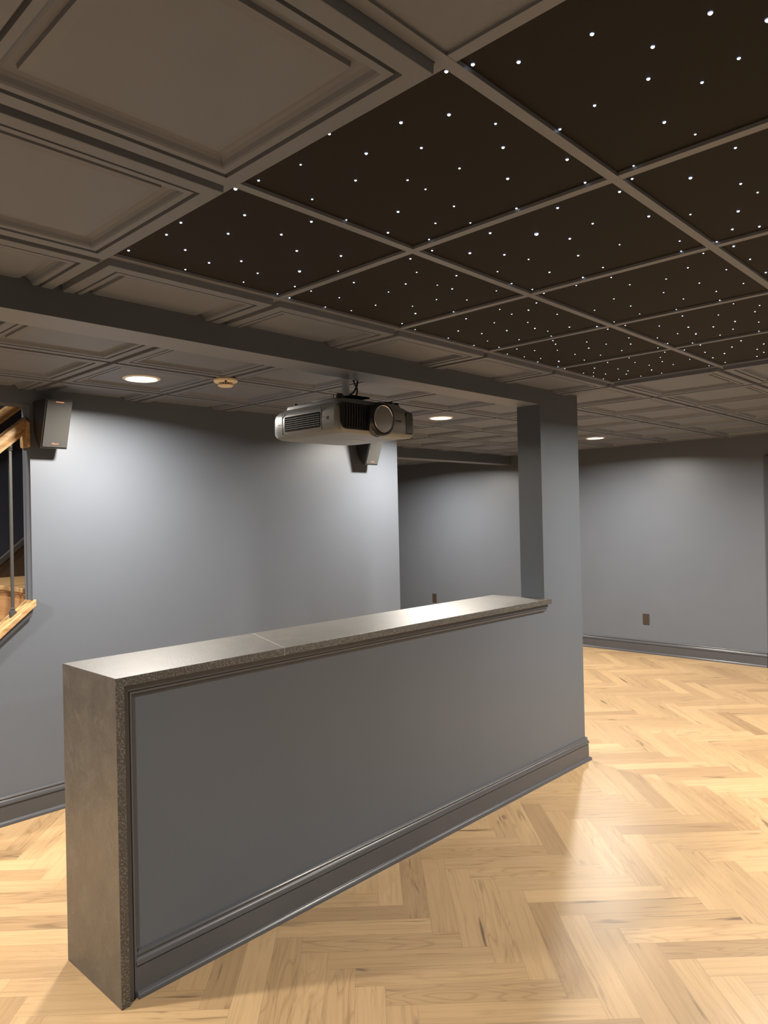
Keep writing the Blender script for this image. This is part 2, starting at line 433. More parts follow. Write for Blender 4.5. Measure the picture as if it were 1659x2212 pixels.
def lathe(profile, segs=40, bm=None, loc=(0, 0, 0), axis='z'):
    """profile of (radius, height) pairs, spun about an axis"""
    bm = bm or bmesh.new()
    rows = []
    for r, h in profile:
        row = []
        for s in range(segs):
            a = 2 * math.pi * s / segs
            c, d = r * math.cos(a), r * math.sin(a)
            p = {'z': (c, d, h), 'y': (c, h, d), 'x': (h, c, d)}[axis]
            row.append(bm.verts.new(Vector(p) + Vector(loc)))
        rows.append(row)
    for a, b in zip(rows, rows[1:]):
        for s in range(segs):
            bm.faces.new([a[s], a[(s + 1) % segs], b[(s + 1) % segs], b[s]])
    bm.faces.new(rows[0])
    bm.faces.new(rows[-1][::-1])
    return bm

def tube(pts, r, segs=10, bm=None):
    bm = bm or bmesh.new()
    pts = [Vector(p) for p in pts]
    rows = []
    for i, p in enumerate(pts):
        d = (pts[min(i + 1, len(pts) - 1)] - pts[max(i - 1, 0)]).normalized()
        a = d.orthogonal().normalized() if i == 0 else (rows_n - d * rows_n.dot(d)).normalized()
        rows_n = a
        c = d.cross(a)
        rows.append([bm.verts.new(p + (a * math.cos(t) + c * math.sin(t)) * r) for t in [2 * math.pi * s / segs for s in range(segs)]])
    for a, b in zip(rows, rows[1:]):
        for s in range(segs):
            bm.faces.new([a[s], a[(s + 1) % segs], b[(s + 1) % segs], b[s]])
    bm.faces.new(rows[0])
    bm.faces.new(rows[-1][::-1])
    return bm

def curve_pts(ctrl, n=8):
    """Catmull-Rom through the control points"""
    c = [Vector(p) for p in ctrl]
    c = [c[0] * 2 - c[1]] + c + [c[-1] * 2 - c[-2]]
    out = []
    for i in range(1, len(c) - 2):
        for k in range(n):
            t = k / n
            out.append(0.5 * ((2 * c[i]) + (c[i + 1] - c[i - 1]) * t + (2 * c[i - 1] - 5 * c[i] + 4 * c[i + 1] - c[i + 2]) * t * t + (3 * c[i] - c[i - 1] - 3 * c[i + 1] + c[i + 2]) * t ** 3))
    out.append(c[-2])
    return out

def loops(rows, bm=None, cap=True):
    bm = bm or bmesh.new()
    vs = [[bm.verts.new(p) for p in r] for r in rows]
    n = len(rows[0])
    for a, b in zip(vs, vs[1:]):
        for i in range(n):
            bm.faces.new([a[i], a[(i + 1) % n], b[(i + 1) % n], b[i]])
    if cap:
        bm.faces.new(vs[0])
        bm.faces.new(vs[-1][::-1])
    return bm

def rrect(x0, x1, y0, y1, rad, n=6):
    """rounded rectangle outline; rad per corner (x1y1, x0y1, x0y0, x1y0)"""
    if not isinstance(rad, (list, tuple)):
        rad = [rad] * 4
    out = []
    for (cx, cy, sx, sy, a0), r in zip(((x1, y1, -1, -1, 0), (x0, y1, 1, -1, 90), (x0, y0, 1, 1, 180), (x1, y0, -1, 1, 270)), rad):
        for k in range(n + 1):
            a = math.radians(a0 + 90 * k / n)
            out.append((cx + sx * r + r * math.cos(a), cy + sy * r + r * math.sin(a)))
    return out

def lettering(name, text, size, mat, parent, mtx, depth=0.0006):
    """flat raised lettering as a mesh"""
    cu = bpy.data.curves.new(name, 'FONT')
    cu.body = text
    cu.size = size
    cu.extrude = depth
    cu.align_x = 'CENTER'
    cu.align_y = 'CENTER'
    tmp = bpy.data.objects.new(name, cu)
    COL.objects.link(tmp)
    bpy.context.view_layer.update()
    me = bpy.data.meshes.new_from_object(tmp.evaluated_get(bpy.context.evaluated_depsgraph_get()))
    bpy.data.objects.remove(tmp)
    bpy.data.curves.remove(cu)
    me.transform(mtx)
    me.materials.clear()
    me.materials.append(MAT[mat])
    o = bpy.data.objects.new(name, me)
    COL.objects.link(o)
    o.parent = parent
    return o

# ---------------------------------------------------------------- floor: herringbone oak planks
def floor():
    PL, PW = 0.588, 0.1005
    u0, v0 = -0.321, 0.590
    c = math.sqrt(0.5)
    bm = bmesh.new()
    ga = bm.loops.layers.uv.new('grain')
    ea = bm.loops.layers.uv.new('edge')
    ca = bm.loops.layers.float_color.new('plank')
    rnd = random.Random(11)
    def plank(ua, ub, va, vb, along):
        cs = [(ua, va), (ub, va), (ub, vb), (ua, vb)]
        P = [((u + v) * c, (v - u) * c) for u, v in cs]
        if max(p[0] for p in P) < -4 or min(p[0] for p in P) > XB + 0.05 or max(p[1] for p in P) < -3.5 or min(p[1] for p in P) > 7.2:
            return
        f = bm.faces.new([bm.verts.new((x, y, 0)) for x, y in P])
        ou, ov = rnd.uniform(0, 400), rnd.uniform(0, 40)
        tone = min(1, max(0, rnd.gauss(0.55, 0.27)))
        streak = rnd.choice((0, 0, 0.35, 0.5, 0.9))
        figure = rnd.choice((0, 0, 0.25, 0.5, 0.9))
        for lp, (u, v) in zip(f.loops, cs):
            a, b = (u - ua, v - va) if along else (v - va, u - ua)
            lp[ga].uv = (a + ou, b + ov)
            lp[ea].uv = (a / PL, b / PW)
            lp[ca] = (tone, streak, figure, 1)
    for n in range(-9, 12):
        for k in range(-90, 90):
            bu, bv = u0 + k * PW + n * PL, v0 - k * PW + n * PL
            plank(bu, bu + PL, bv - PW, bv, True)
            plank(bu, bu + PW, bv - PW - PL, bv - PW, False)
    for co, no in (((-4, 0, 0), (-1, 0, 0)), ((XB, 0, 0), (1, 0, 0)), ((0, -3.5, 0), (0, -1, 0)), ((0, 7.0, 0), (0, 1, 0))):
        bmesh.ops.bisect_plane(bm, geom=bm.verts[:] + bm.edges[:] + bm.faces[:], plane_co=co, plane_no=no, clear_outer=True)
    for f in bm.faces:
        f.normal_update()
        if f.normal.z < 0:
            f.normal_flip()
    me = bpy.data.meshes.new('floor')
    bm.to_mesh(me)
    bm.free()
    me.materials.append(MAT['oak'])
    o = bpy.data.objects.new('floor', me)
    COL.objects.link(o)
    o['kind'] = 'structure'
    obj('floor_slab', boxes((-4.2, XB + 0.2, -3.7, 7.2, -0.12, -0.004)), 'brown', kind='structure')
floor()

# ---------------------------------------------------------------- walls
# left wall with the sloping stair opening
S_STAIR = 0.84
def sill_z(x):
    return 1.125 + S_STAIR * (x + 0.02)
x_low = -0.02 - 1.125 / S_STAIR
obj('wall_left', extrude_poly([(x_low, 0), (2.9281, 0), (2.9281, H + 0.1), (-4.0, H + 0.1), (-4.0, 0), (-2.4, 0), (-2.4, 2.22), (-0.02, 2.22), (-0.02, 1.125)], 'y', YL, YL + 0.108), 'wall', kind='structure')
obj('wall_back', boxes((XB, XB + 0.12, -3.5, 7.0, 0, H + 0.1)), 'wall', kind='structure')
obj('wall_hall', boxes((2.808, 2.9281, YL + 0.109, 7.0, 0, H + 0.1)), 'wall', kind='structure')
obj('wall_hall_end', boxes((2.808, XB + 0.12, 7.0, 7.12, 0, H + 0.1)), 'wall', kind='structure')
obj('wall_front', boxes((-4.0, XB + 0.12, -3.62, -3.5, 0, H + 0.1)), 'wall', kind='structure')
obj('wall_right', boxes((-4.12, -4.0, -3.62, YL + 0.108, 0, H + 0.1)), 'wall', kind='structure')
# stairwell beyond the opening
obj('wall_stairwell', boxes((-2.6, 2.80, 3.9, 4.0, 0, 3.4), (-2.6, -2.5, YL + 0.109, 3.9, 0, 3.4), (2.70, 2.80, YL + 0.109, 3.9, 0, 3.4),
                            (-2.6, 2.80, YL + 0.109, 4.0, 3.4, 3.5), (-2.6, 2.80, YL + 0.05, YL + 0.108, H + 0.1, 3.4)), 'navy', kind='structure')
# partition: half wall, post and beam in one plane of drywall
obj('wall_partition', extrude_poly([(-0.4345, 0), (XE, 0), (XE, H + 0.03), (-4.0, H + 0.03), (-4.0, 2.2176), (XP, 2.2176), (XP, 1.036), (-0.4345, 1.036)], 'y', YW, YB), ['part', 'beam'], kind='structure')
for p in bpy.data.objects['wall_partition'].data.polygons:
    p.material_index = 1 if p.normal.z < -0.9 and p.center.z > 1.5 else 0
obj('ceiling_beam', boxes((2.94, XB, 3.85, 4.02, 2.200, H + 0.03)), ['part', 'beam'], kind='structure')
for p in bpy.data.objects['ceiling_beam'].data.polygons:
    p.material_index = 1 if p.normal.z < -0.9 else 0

BASE = [(0, 0), (0.030, 0), (0.030, 0.009), (0.027, 0.016), (0.020, 0.021), (0.016, 0.022), (0.016, 0.098), (0.0125, 0.100), (0.0125, 0.1035), (0.019, 0.106),
        (0.0185, 0.112), (0.016, 0.121), (0.011, 0.1285), (0.0085, 0.1300), (0.0085, 0.1320), (0.0125, 0.1345), (0.0130, 0.1395), (0.009, 0.1445), (0.003, 0.147), (0, 0.147)]
def base(name, path):
    return sharp(obj(name, sweep(BASE, path), 'trim', kind='structure'))
base('baseboard_left', [(x_low - 0.12, YL, 0), (2.9281, YL, 0), (2.9281, 6.99, 0)])
base('baseboard_back', [(XB, 6.99, 0), (XB, 0.90, 0)])
base('baseboard_partition', [(-0.400, YW, 0), (XE, YW, 0), (XE, YB, 0), (-0.400, YB, 0)])
# moulding under the stone ledge and down beside the stone leg
MOULD = [(0, 0), (0.021, 0), (0.021, 0.022), (0.014, 0.0235), (0.014, 0.026), (0.0165, 0.0285), (0.0155, 0.035), (0.010, 0.0405), (0.004, 0.043), (0, 0.043)]
bm = bmesh.new()
def mould(profile, pts, inward):
    rows = []
    for (x, z), (ix, iz) in zip(pts, inward):
        rows.append([bm.verts.new((x + ix * h, YW - o, z + iz * h)) for o, h in profile])
    k = len(profile)
    for a, b in zip(rows, rows[1:]):
        for i in range(k):
            bm.faces.new([a[i], a[(i + 1) % k], b[(i + 1) % k], b[i]])
    bm.faces.new(rows[0])
    bm.faces.new(rows[-1][::-1])
mould(MOULD, [(2.215, 1.0365), (-0.4345, 1.0365), (-0.4345, 0.0)], [(-0.25, -1), (1, -1), (1, 0)])
sharp(obj('trim_1', bm, 'trim', kind='structure'))
# casing and slab of the door at the end of the back wall
obj('door_1', boxes((XB - 0.004, XB + 0.03, -0.03, 0.80, 0.01, 2.03)), 'trim', bevel=0.003, kind='structure')
obj('trim_2', extrude_poly([(0.885, 0), (0.885, 2.095), (-0.11, 2.095), (-0.11, 0), (-0.035, 0), (-0.035, 2.03), (0.805, 2.03), (0.805, 0)], 'x', XB - 0.018, XB), 'trim', bevel=0.004, kind='structure')

# ---------------------------------------------------------------- ceiling: coffered tiles in a T grid
STAR_CELLS = {(i, j) for i in range(-1, 4) for j in range(-4, 1)}
FLAT_CELLS = {(-2, -2)}
TILE = [(0.0130, 0.006), (0.0140, 0.0), (0.0150, -0.0200), (0.0165, -0.0210), (0.0510, -0.0210), (0.0520, -0.0065), (0.0602, -0.0065), (0.0612, -0.0195), (0.0765, -0.0195),
        (0.0795, -0.0160), (0.0840, -0.0080), (0.0900, -0.0020), (0.0965, 0.0012), (0.1030, 0.0020), (0.1110, 0.0020), (0.1122, -0.0070), (0.1180, -0.0078), (0.1285, -0.0095)]
def ceiling():
    bm = bmesh.new()
    zones = [(-4.0, XB, -3.5, YL), (2.9281, XB, YL, 7.0)]
    for i in range(-7, 11):
        for j in range(-6, 12):
            x0, x1, y0, y1 = i * G, (i + 1) * G, j * G, (j + 1) * G
            for a, b_, c, d in zones:
                if x1 <= a or x0 >= b_ or y1 <= c or y0 >= d:
                    continue
                t = bmesh.new()
                if (i, j) in STAR_CELLS:
                    if (i, j) not in STARS:
                        box(t, x0 + 0.0, x1, y0, y1, H + 0.0085, H + 0.02, 2)
                elif (i, j) in FLAT_CELLS:
                    box(t, x0 + 0.004, x1 - 0.004, y0 + 0.004, y1 - 0.004, H + 0.0055, H + 0.02, 0)
                else:
                    rows = [[t.verts.new((x, y, H + h)) for x, y in ((x0 + n, y0 + n), (x1 - n, y0 + n), (x1 - n, y1 - n), (x0 + n, y1 - n))] for n, h in TILE]
                    for p, q in zip(rows, rows[1:]):
                        for k in range(4):
                            t.faces.new([p[k], p[(k + 1) % 4], q[(k + 1) % 4], q[k]])
                    t.faces.new(rows[-1])
                # T bars on two sides of the cell
                box(t, x0 - 0.012, x0 + 0.012, y0 + 0.012, y1 - 0.012, H, H + 0.008, 1)
                box(t, x0 - 0.012, x1 - 0.012, y0 - 0.012, y0 + 0.012, H - 0.0006, H + 0.008, 1)
                for co, no in (((a, 0, 0), (-1, 0, 0)), ((b_, 0, 0), (1, 0, 0)), ((0, c, 0), (0, -1, 0)), ((0, d, 0), (0, 1, 0))):
                    bmesh.ops.bisect_plane(t, geom=t.verts[:] + t.edges[:] + t.faces[:], plane_co=co, plane_no=no, clear_outer=True)
                me = bpy.data.meshes.new('tmp')
                t.to_mesh(me)
                t.free()
                bm.from_mesh(me)
                bpy.data.meshes.remove(me)
    me = bpy.data.meshes.new('ceiling')
    bm.to_mesh(me)
    bm.free()
    for k in ('tile', 'grid', 'star'):
        me.materials.append(MAT[k])
    o = bpy.data.objects.new('ceiling', me)
    COL.objects.link(o)
    o['kind'] = 'structure'
    obj('ceiling_deck', boxes((-4.1, XB + 0.1, -3.6, YL, H + 0.10, H + 0.14), (2.85, XB + 0.1, YL, 7.1, H + 0.10, H + 0.14)), 'matt', kind='structure')
ceiling()

# star panels: one lift-out board per cell, every fibre tip a part of it
ORD = ['first', 'second', 'third', 'fourth', 'fifth']
ROWS = {0: 'in the row beside the long beam', -1: 'in the middle row', -2: 'in the row farthest from the beam'}
STAR_MESH = {}
def star_mesh(size):
    if size not in STAR_MESH:
        r = 0.0014 + 0.0012 * size
        bm = bmesh.new()
        bmesh.ops.create_uvsphere(bm, u_segments=10, v_segments=6, radius=r)
        me = bpy.data.meshes.new('star_light')
        bm.to_mesh(me)
        bm.free()
        me.materials.append(MAT['spark'])
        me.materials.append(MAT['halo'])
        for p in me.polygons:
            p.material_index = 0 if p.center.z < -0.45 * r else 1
        STAR_MESH[size] = me
    return STAR_MESH[size]
for (i, j), pts in STARS.items():
    h = G / 2 - 0.0015
    p = obj('star_ceiling_panel', boxes((-h, h, -h, h, 0, 0.012)), 'star')
    p.location = ((i + 0.5) * G, (j + 0.5) * G, H + 0.0082)
    tag(p, 'black ceiling panel with pinpoint star lights, %s from the flat grey tile end, %s' % (ORD[i + 1], ROWS[j]), 'ceiling panel', 'star panels in the ceiling grid')
    for x, y, s in pts:
        o = bpy.data.objects.new('star_light', star_mesh(s))
        COL.objects.link(o)
        o.parent = p
        o.location = (x, y, 0.0005)

# ---------------------------------------------------------------- recessed lamps
def lamp(i, j, label, at=None):
    x, y, z = at or ((i + 0.5) * G, (j + 0.5) * G, H - 0.0095)
    t = thing('recessed_light', label, 'ceiling light', (x, y, z), 0, 'recessed ceiling lights')
    sharp(obj('trim_ring', lathe([(0.076, 0.0005), (0.076, -0.004), (0.080, -0.0075), (0.088, -0.0070), (0.094, -0.003), (0.0945, 0.0005)], 56), 'ring', t))
    sharp(obj('diffuser', lathe([(0.0758, 0.0), (0.0758, -0.0035), (0.05, -0.0050), (0.02, -0.0054)], 48), 'lamp', t), 60)
    ld = bpy.data.lights.new('lamp_glow', 'AREA')
    ld.shape = 'DISK'
    ld.size = 0.145
    ld.spread = math.radians(164)
    ld.energy = LAMP_W * LAMP_GAIN.get((i, j), 1.0)
    ld.color = LAMP_COL
    lo = bpy.data.objects.new('lamp_glow', ld)
    COL.objects.link(lo)
    lo.parent = t
    lo.location = (0, 0, -0.0085)
    return t
lamp(0, 3, 'lit round recessed ceiling light between the smoke detector and the speaker beside the stairs')
lamp(4, 3, 'lit round recessed ceiling light seen between the projector and the post')
lamp(8, 3, 'lit round recessed ceiling light close to the back wall, seen past the post')
lamp(8, 7, 'recessed ceiling light in the hall, hidden behind the second beam')
lamp(-4, 3, 'recessed ceiling light in front of the stair opening, outside the picture')
lamp(4, -1, 'recessed ceiling light past the star panels, level with their middle row, outside the picture')
lamp(8, -1, 'recessed ceiling light near the door in the back wall, outside the picture')
lamp(-4, -1, 'recessed ceiling light behind the photographer, level with the middle star row')
lamp(4, -5, 'added fill lamp past the star panels on the door side, outside the picture')  # invented lamp, added to brighten the near floor
lamp(0, 0, 'recessed light in the high ceiling of the stairwell, outside the picture', (-1.5, 3.35, 3.399))

# ---------------------------------------------------------------- stone ledge with waterfall leg
led = thing('stone_ledge', 'black leathered granite ledge with waterfall leg on the grey half wall', 'countertop', (0, 0, 0))
T0, T1 = 1.0365, 1.0669
def slab_mats(o):
    for p in o.data.polygons:
        n = p.normal
        p.material_index = 1 if (n.y < -0.9) else 0
    return o
plan = lambda x0, z: [(x0, 0.9068, z), (2.2273, 0.9068, z), (2.2273, 0.9446, z), (2.2075, 0.9446, z), (2.2075, 1.3141, z), (x0, 1.3141, z)]
top = obj('top_slab', loops([plan(-0.4347, T0), plan(-0.4647, T1)]), ['granite', 'chip'], led)
slab_mats(top)
leg = obj('waterfall_leg', extrude_poly([(-0.4648, 0.0), (-0.4348, 0.0), (-0.4348, T0), (-0.4648, T1)], 'y', 0.9068, 1.3141), ['granite', 'chip'], led)
slab_mats(leg)
for o in (top, leg):
    b = o.modifiers.new('edges', 'BEVEL'); b.width = 0.0015; b.segments = 2; b.limit_method = 'ANGLE'

# ---------------------------------------------------------------- projector on its pole
PX0, PX1, PY0, PY1 = 0.530, 1.036, 0.900, 1.372
PZ0, PZ1 = 1.934, 2.076
pr = thing('projector', 'silver and black ceiling projector with a large round lens, hanging below the beam', 'projector', (0, 0, 0))
rows = []
for z, ins in ((PZ0, 0.045), (PZ0 + 0.004, 0.022), (PZ0 + 0.012, 0.008), (PZ0 + 0.026, 0.001), (PZ0 + 0.06, 0.0), (PZ0 + 0.095, 0.001), (PZ0 + 0.112, 0.006), (PZ0 + 0.124, 0.018), (PZ0 + 0.131, 0.032), (PZ1, 0.050)):
    rad = [max(0.02, r - ins * 0.6) for r in (0.110, 0.070, 0.024, 0.032)]
    rows.append([(x, y, z) for x, y in rrect(PX0 + ins, PX1 - ins, PY0 + ins * 0.55, PY1 - ins, rad, 8)])
sharp(obj('body', loops(rows), 'silver', pr), 30)
# raised top shell (the underside of the unit faces the ceiling)
rows = [[(x, y, z) for x, y in rrect(PX0 + 0.045 + k, PX1 - 0.045 - k, PY0 + 0.03 + k, PY1 - 0.05 - k, 0.04, 6)] for z, k in ((PZ1 - 0.006, 0), (PZ1 + 0.010, 0.004), (PZ1 + 0.016, 0.012))]
sharp(obj('top_shell', loops(rows), 'silver', pr), 30)
# glossy black front panel with its grille
def plate_y(x0, x1, z0, z1, rad, y0, y1, n=6):
    return extrude_poly(rrect(x0, x1, z0, z1, rad, n), 'y', y0, y1)
fp = obj('front_panel', plate_y(PX0 + 0.016, 0.850, PZ0 + 0.016, PZ1 - 0.012, [0.008, 0.026, 0.034, 0.008], PY0 - 0.0016, PY0 + 0.010), 'gloss', pr, bevel=0.001)
bm = bmesh.new()
for k in range(9):
    x = PX0 + 0.046 + k * 0.0155
    for s in range(6):
        za, zb = PZ0 + 0.026 + s * 0.0165, PZ0 + 0.026 + (s + 1) * 0.0165
        xa, xb = x + 0.004 * math.sin(s / 6 * 1.6), x + 0.004 * math.sin((s + 1) / 6 * 1.6)
        extrude_poly([(xa, za), (xa + 0.0042, za), (xb + 0.0042, zb), (xb, zb)], 'y', PY0 - 0.0055, PY0 - 0.0010, bm)
obj('intake_grille', bm, 'matt', fp)
# lens barrel
LX, LZ = 0.776, PZ0 + 0.070
ln = sharp(obj('lens_barrel', lathe([(0.0575, -0.0290), (0.0600, -0.0345), (0.0700, -0.0340), (0.0750, -0.028), (0.0780, -0.012), (0.0785, 0.006)], 64, None, (LX, PY0 - 0.002, LZ), 'y'), 'gloss', pr), 40)
sharp(obj('lens_trim', lathe([(0.0578, -0.0325), (0.0585, -0.0352), (0.0604, -0.0360), (0.0614, -0.0338)], 64, None, (LX, PY0 - 0.002, LZ), 'y'), 'chrome', ln), 40)
sharp(obj('lens_glass', lathe([(0.0465, -0.0010), (0.040, -0.0025), (0.025, -0.0040), (0.008, -0.0046)], 56, None, (LX, PY0 - 0.002, LZ), 'y'), 'glass', ln), 60)
bm = bmesh.new()
rws = [[bm.verts.new((LX + r * math.cos(2 * math.pi * q / 56), PY0 - 0.002 + h, LZ + r * math.sin(2 * math.pi * q / 56))) for q in range(56)] for r, h in ((0.0460, -0.0006), (0.0470, -0.0060), (0.0574, -0.0335), (0.0582, -0.0335), (0.0582, -0.0006))]
for p, q in zip(rws, rws[1:]):
    for k in range(56):
        bm.faces.new([p[k], p[(k + 1) % 56], q[(k + 1) % 56], q[k]])
obj('lens_throat', bm, 'void', ln)
# second grille at the far end of the front
rg = obj('exhaust_frame', plate_y(0.962, 1.008, PZ0 + 0.020, PZ1 - 0.024, 0.006, PY0 - 0.0012, PY0 + 0.006), 'void', pr)
bm = bmesh.new()
for k in range(8):
    box(bm, 0.9640 + k * 0.0055, 0.9657 + k * 0.0055, PY0 - 0.0022, PY0 - 0.0008, PZ0 + 0.023, PZ1 - 0.027)
obj('exhaust_slats', bm, 'silver', rg)
lettering('lettering', 'W7000', 0.0125, 'seam', pr, Matrix.Translation((0.912, PY0 - 0.0004, LZ + 0.004)) @ Matrix.Rotation(math.radians(90), 4, 'X'))
# vent in the side that faces the stairs
sx = PX0 - 0.0006
sv = obj('side_vent', extrude_poly(rrect(1.011, 1.253, PZ0 + 0.032, PZ0 + 0.098, 0.006, 4), 'x', sx - 0.0004, sx + 0.004), 'void', pr)
bm = bmesh.new()
for k in range(6):
    z = PZ0 + 0.0405 + k * 0.0092
    box(bm, sx - 0.0016, sx + 0.0002, 1.0130, 1.2510, z, z + 0.0014)
for k in range(5):
    y = 1.050 + k * 0.040
    for q in range(6):
        z = PZ0 + 0.0405 + q * 0.0092
        box(bm, sx - 0.0018, sx + 0.0002, y, y + 0.0012, z - 0.0008, z + 0.0022)
obj('vent_slats', bm, 'silver', sv)
for ys, ye, za, zb in ((1.003, 1.0045, 0.020, 0.122), (0.955, 1.003, 0.072, 0.0732), (1.2700, 1.2713, 0.020, 0.120), (1.2713, 1.302, 0.066, 0.0672)):
    obj('shell_seam', boxes((sx, sx + 0.003, ys, ye, PZ0 + za, PZ0 + zb)), 'seam', pr)
lk = obj('lock_slot', boxes((sx - 0.0005, sx + 0.004, 0.960, 0.971, PZ0 + 0.060, PZ0 + 0.0725)), 'seam', pr)
obj('lock_pin', boxes((sx - 0.0012, sx + 0.002, 0.9625, 0.9672, PZ0 + 0.0625, PZ0 + 0.0695)), 'chrome', lk)
for x, y, r, hh in ((0.605, 0.965, 0.016, 0.020), (0.600, 1.255, 0.009, 0.008), (0.955, 0.955, 0.014, 0.010)):
    sharp(obj('adjuster_foot', lathe([(r * 0.9, PZ1 - 0.012), (r, PZ1 + hh * 0.3), (r, PZ1 + 0.016 + hh * 0.6), (r * 0.8, PZ1 + 0.016 + hh)], 24, None, (x, y, 0)), 'matt', pr))
obj('sticker', boxes((0.80, 0.875, 1.085, 1.135, PZ0 - 0.0006, PZ0 + 0.001)), 'sticker', pr)

mt = thing('projector_mount', 'square silver ceiling pole with black bracket holding the projector', 'mount', (0.800, 1.130, 0))
obj('pole', boxes((-0.013, 0.013, -0.013, 0.013, PZ1 + 0.038, H - 0.0185)), 'steel', mt, bevel=0.002)
obj('ceiling_plate', boxes((-0.05, 0.05, -0.022, 0.05, H - 0.0245, H - 0.0182)), 'matt', mt, bevel=0.002)
sharp(obj('bracket', lathe([(0.055, PZ1 + 0.0165), (0.060, PZ1 + 0.020), (0.058, PZ1 + 0.028), (0.035, PZ1 + 0.034)], 32), 'matt', mt))
for dx, dy, ex, ey in ((-0.02, 0.0, -0.175, -0.165), (0.02, 0.0, 0.13, -0.17), (-0.02, 0.02, -0.15, 0.11), (0.02, 0.02, 0.13, 0.11)):
    a, b = Vector((dx, dy, PZ1 + 0.027)), Vector((ex, ey, PZ1 + 0.025))
    obj('arm', tube([a, b], 0.006, 8), 'matt', mt)
    sharp(obj('arm_screw', lathe([(0.007, PZ1 + 0.0165), (0.007, PZ1 + 0.030), (0.004, PZ1 + 0.032)], 14, None, (ex, ey, 0)), 'matt', mt))
obj('bracket_plate', boxes((-0.125, -0.005, -0.165, 0.010, PZ1 + 0.0325, PZ1 + 0.0385)), 'matt', mt, bevel=0.002)
obj('levelling_rod', tube([(-0.215, -0.150, PZ1 + 0.026), (-0.205, 0.020, PZ1 + 0.024)], 0.0035, 10), 'chrome', mt)
obj('bracket_plate', boxes((-0.125, -0.005, -0.165, 0.010, PZ1 + 0.0325, PZ1 + 0.0385)), 'matt', mt, bevel=0.002)
obj('levelling_rod', tube([(-0.215, -0.150, PZ1 + 0.0195), (-0.200, 0.010, PZ1 + 0.0195)], 0.0030, 10), 'chrome', mt)

pc = obj('projector_cable', tube(curve_pts([(0.880, 1.160, H - 0.019), (0.884, 1.160, 2.226), (0.906, 1.160, 2.188), (0.898, 1.161, 2.150), (0.893, 1.165, PZ1 + 0.0168)]), 0.0042, 8), 'matt')
tag(pc, 'black cable hanging straight from the ceiling to the projector top beside the pole', 'cable')
c2 = thing('power_cable', 'black power cable looping from the ceiling to a plug by the pole', 'cable', (0, 0, 0))
obj('cord', tube(curve_pts([(0.926, 1.180, H - 0.019), (0.921, 1.172, 2.228), (0.893, 1.166, 2.182), (0.858, 1.156, 2.160), (0.840, 1.150, 2.156)]), 0.0045, 8), 'matt', c2)
sharp(obj('plug', lathe([(0.007, 0.0), (0.0105, 0.003), (0.0105, 0.022), (0.008, 0.028)], 16, None, (0.8135, 1.150, 2.155), 'x'), 'matt', c2))

# ---------------------------------------------------------------- surround speakers on the left wall
def speaker(x0, label):
    t = thing('surround_speaker', label, 'speaker', (x0, YL, 1.98), 0, 'wedge speakers on the left wall')
    W = 0.142
    # side outline in (y, z): back on the wall, deep at the top, shallow at the bottom
    side = [(-0.006, 0.262), (-0.183, 0.258), (-0.092, 0.000), (-0.072, 0.004), (-0.040, 0.040), (-0.014, 0.090), (-0.006, 0.140)]
    cab = obj('cabinet', extrude_poly(side, 'x', 0.0, W), 'cab', t, bevel=0.003)
    n = Vector((0, -0.258, -0.091)).normalized()      # outward from the front face
    d = (Vector((0, -0.092, 0.0)) - Vector((0, -0.183, 0.258)))
    L = d.length
    d.normalize()
    def front(u, v, w):   # u across, v down the face, w out of it
        return Vector((u, -0.183, 0.258)) + d * v + n * w
    def slab(u0, u1, v0, v1, w0, w1):
        b = bmesh.new()
        vs = [b.verts.new(front(u, v, w)) for w in (w0, w1) for u, v in ((u0, v0), (u1, v0), (u1, v1), (u0, v1))]
        for f in ((0, 1, 2, 3), (4, 5, 6, 7), (0, 1, 5, 4), (1, 2, 6, 5), (2, 3, 7, 6), (3, 0, 4, 7)):
            b.faces.new([vs[i] for i in f])
        return b
    fr = obj('baffle', slab(0.0005, W - 0.0005, 0.001, L - 0.001, -0.001, 0.003), 'matt', t, bevel=0.001)
    gr = obj('grille', slab(0.007, W - 0.004, 0.008, L - 0.010, 0.0028, 0.0085), 'grille', t, bevel=0.002)
    R = Matrix(((1, 0, 0, 0), (0, -d.y, n.y, 0), (0, -d.z, n.z, 0), (0, 0, 0, 1)))
    lettering('badge', 'Klipsch', 0.0125, 'copper', gr, Matrix.Translation(front(W * 0.52, L - 0.030, 0.0088)) @ R)
    bm = bmesh.new()
    bm = slab(W * 0.36, W * 0.66, 0.0125, 0.0170, 0.0085, 0.0095)
    obj('name_bar', bm, 'copper', gr)
    # keyhole bracket on the wall side
    obj('wall_bracket', boxes((0.035, W - 0.035, -0.0065, 0.0, 0.15, 0.266)), 'matt', t)
    return t
speaker(-0.003, 'black wedge speaker with grey grille mounted on the wall beside the stair opening')
speaker(2.449, 'black wedge speaker on the left wall, half hidden behind the projector')

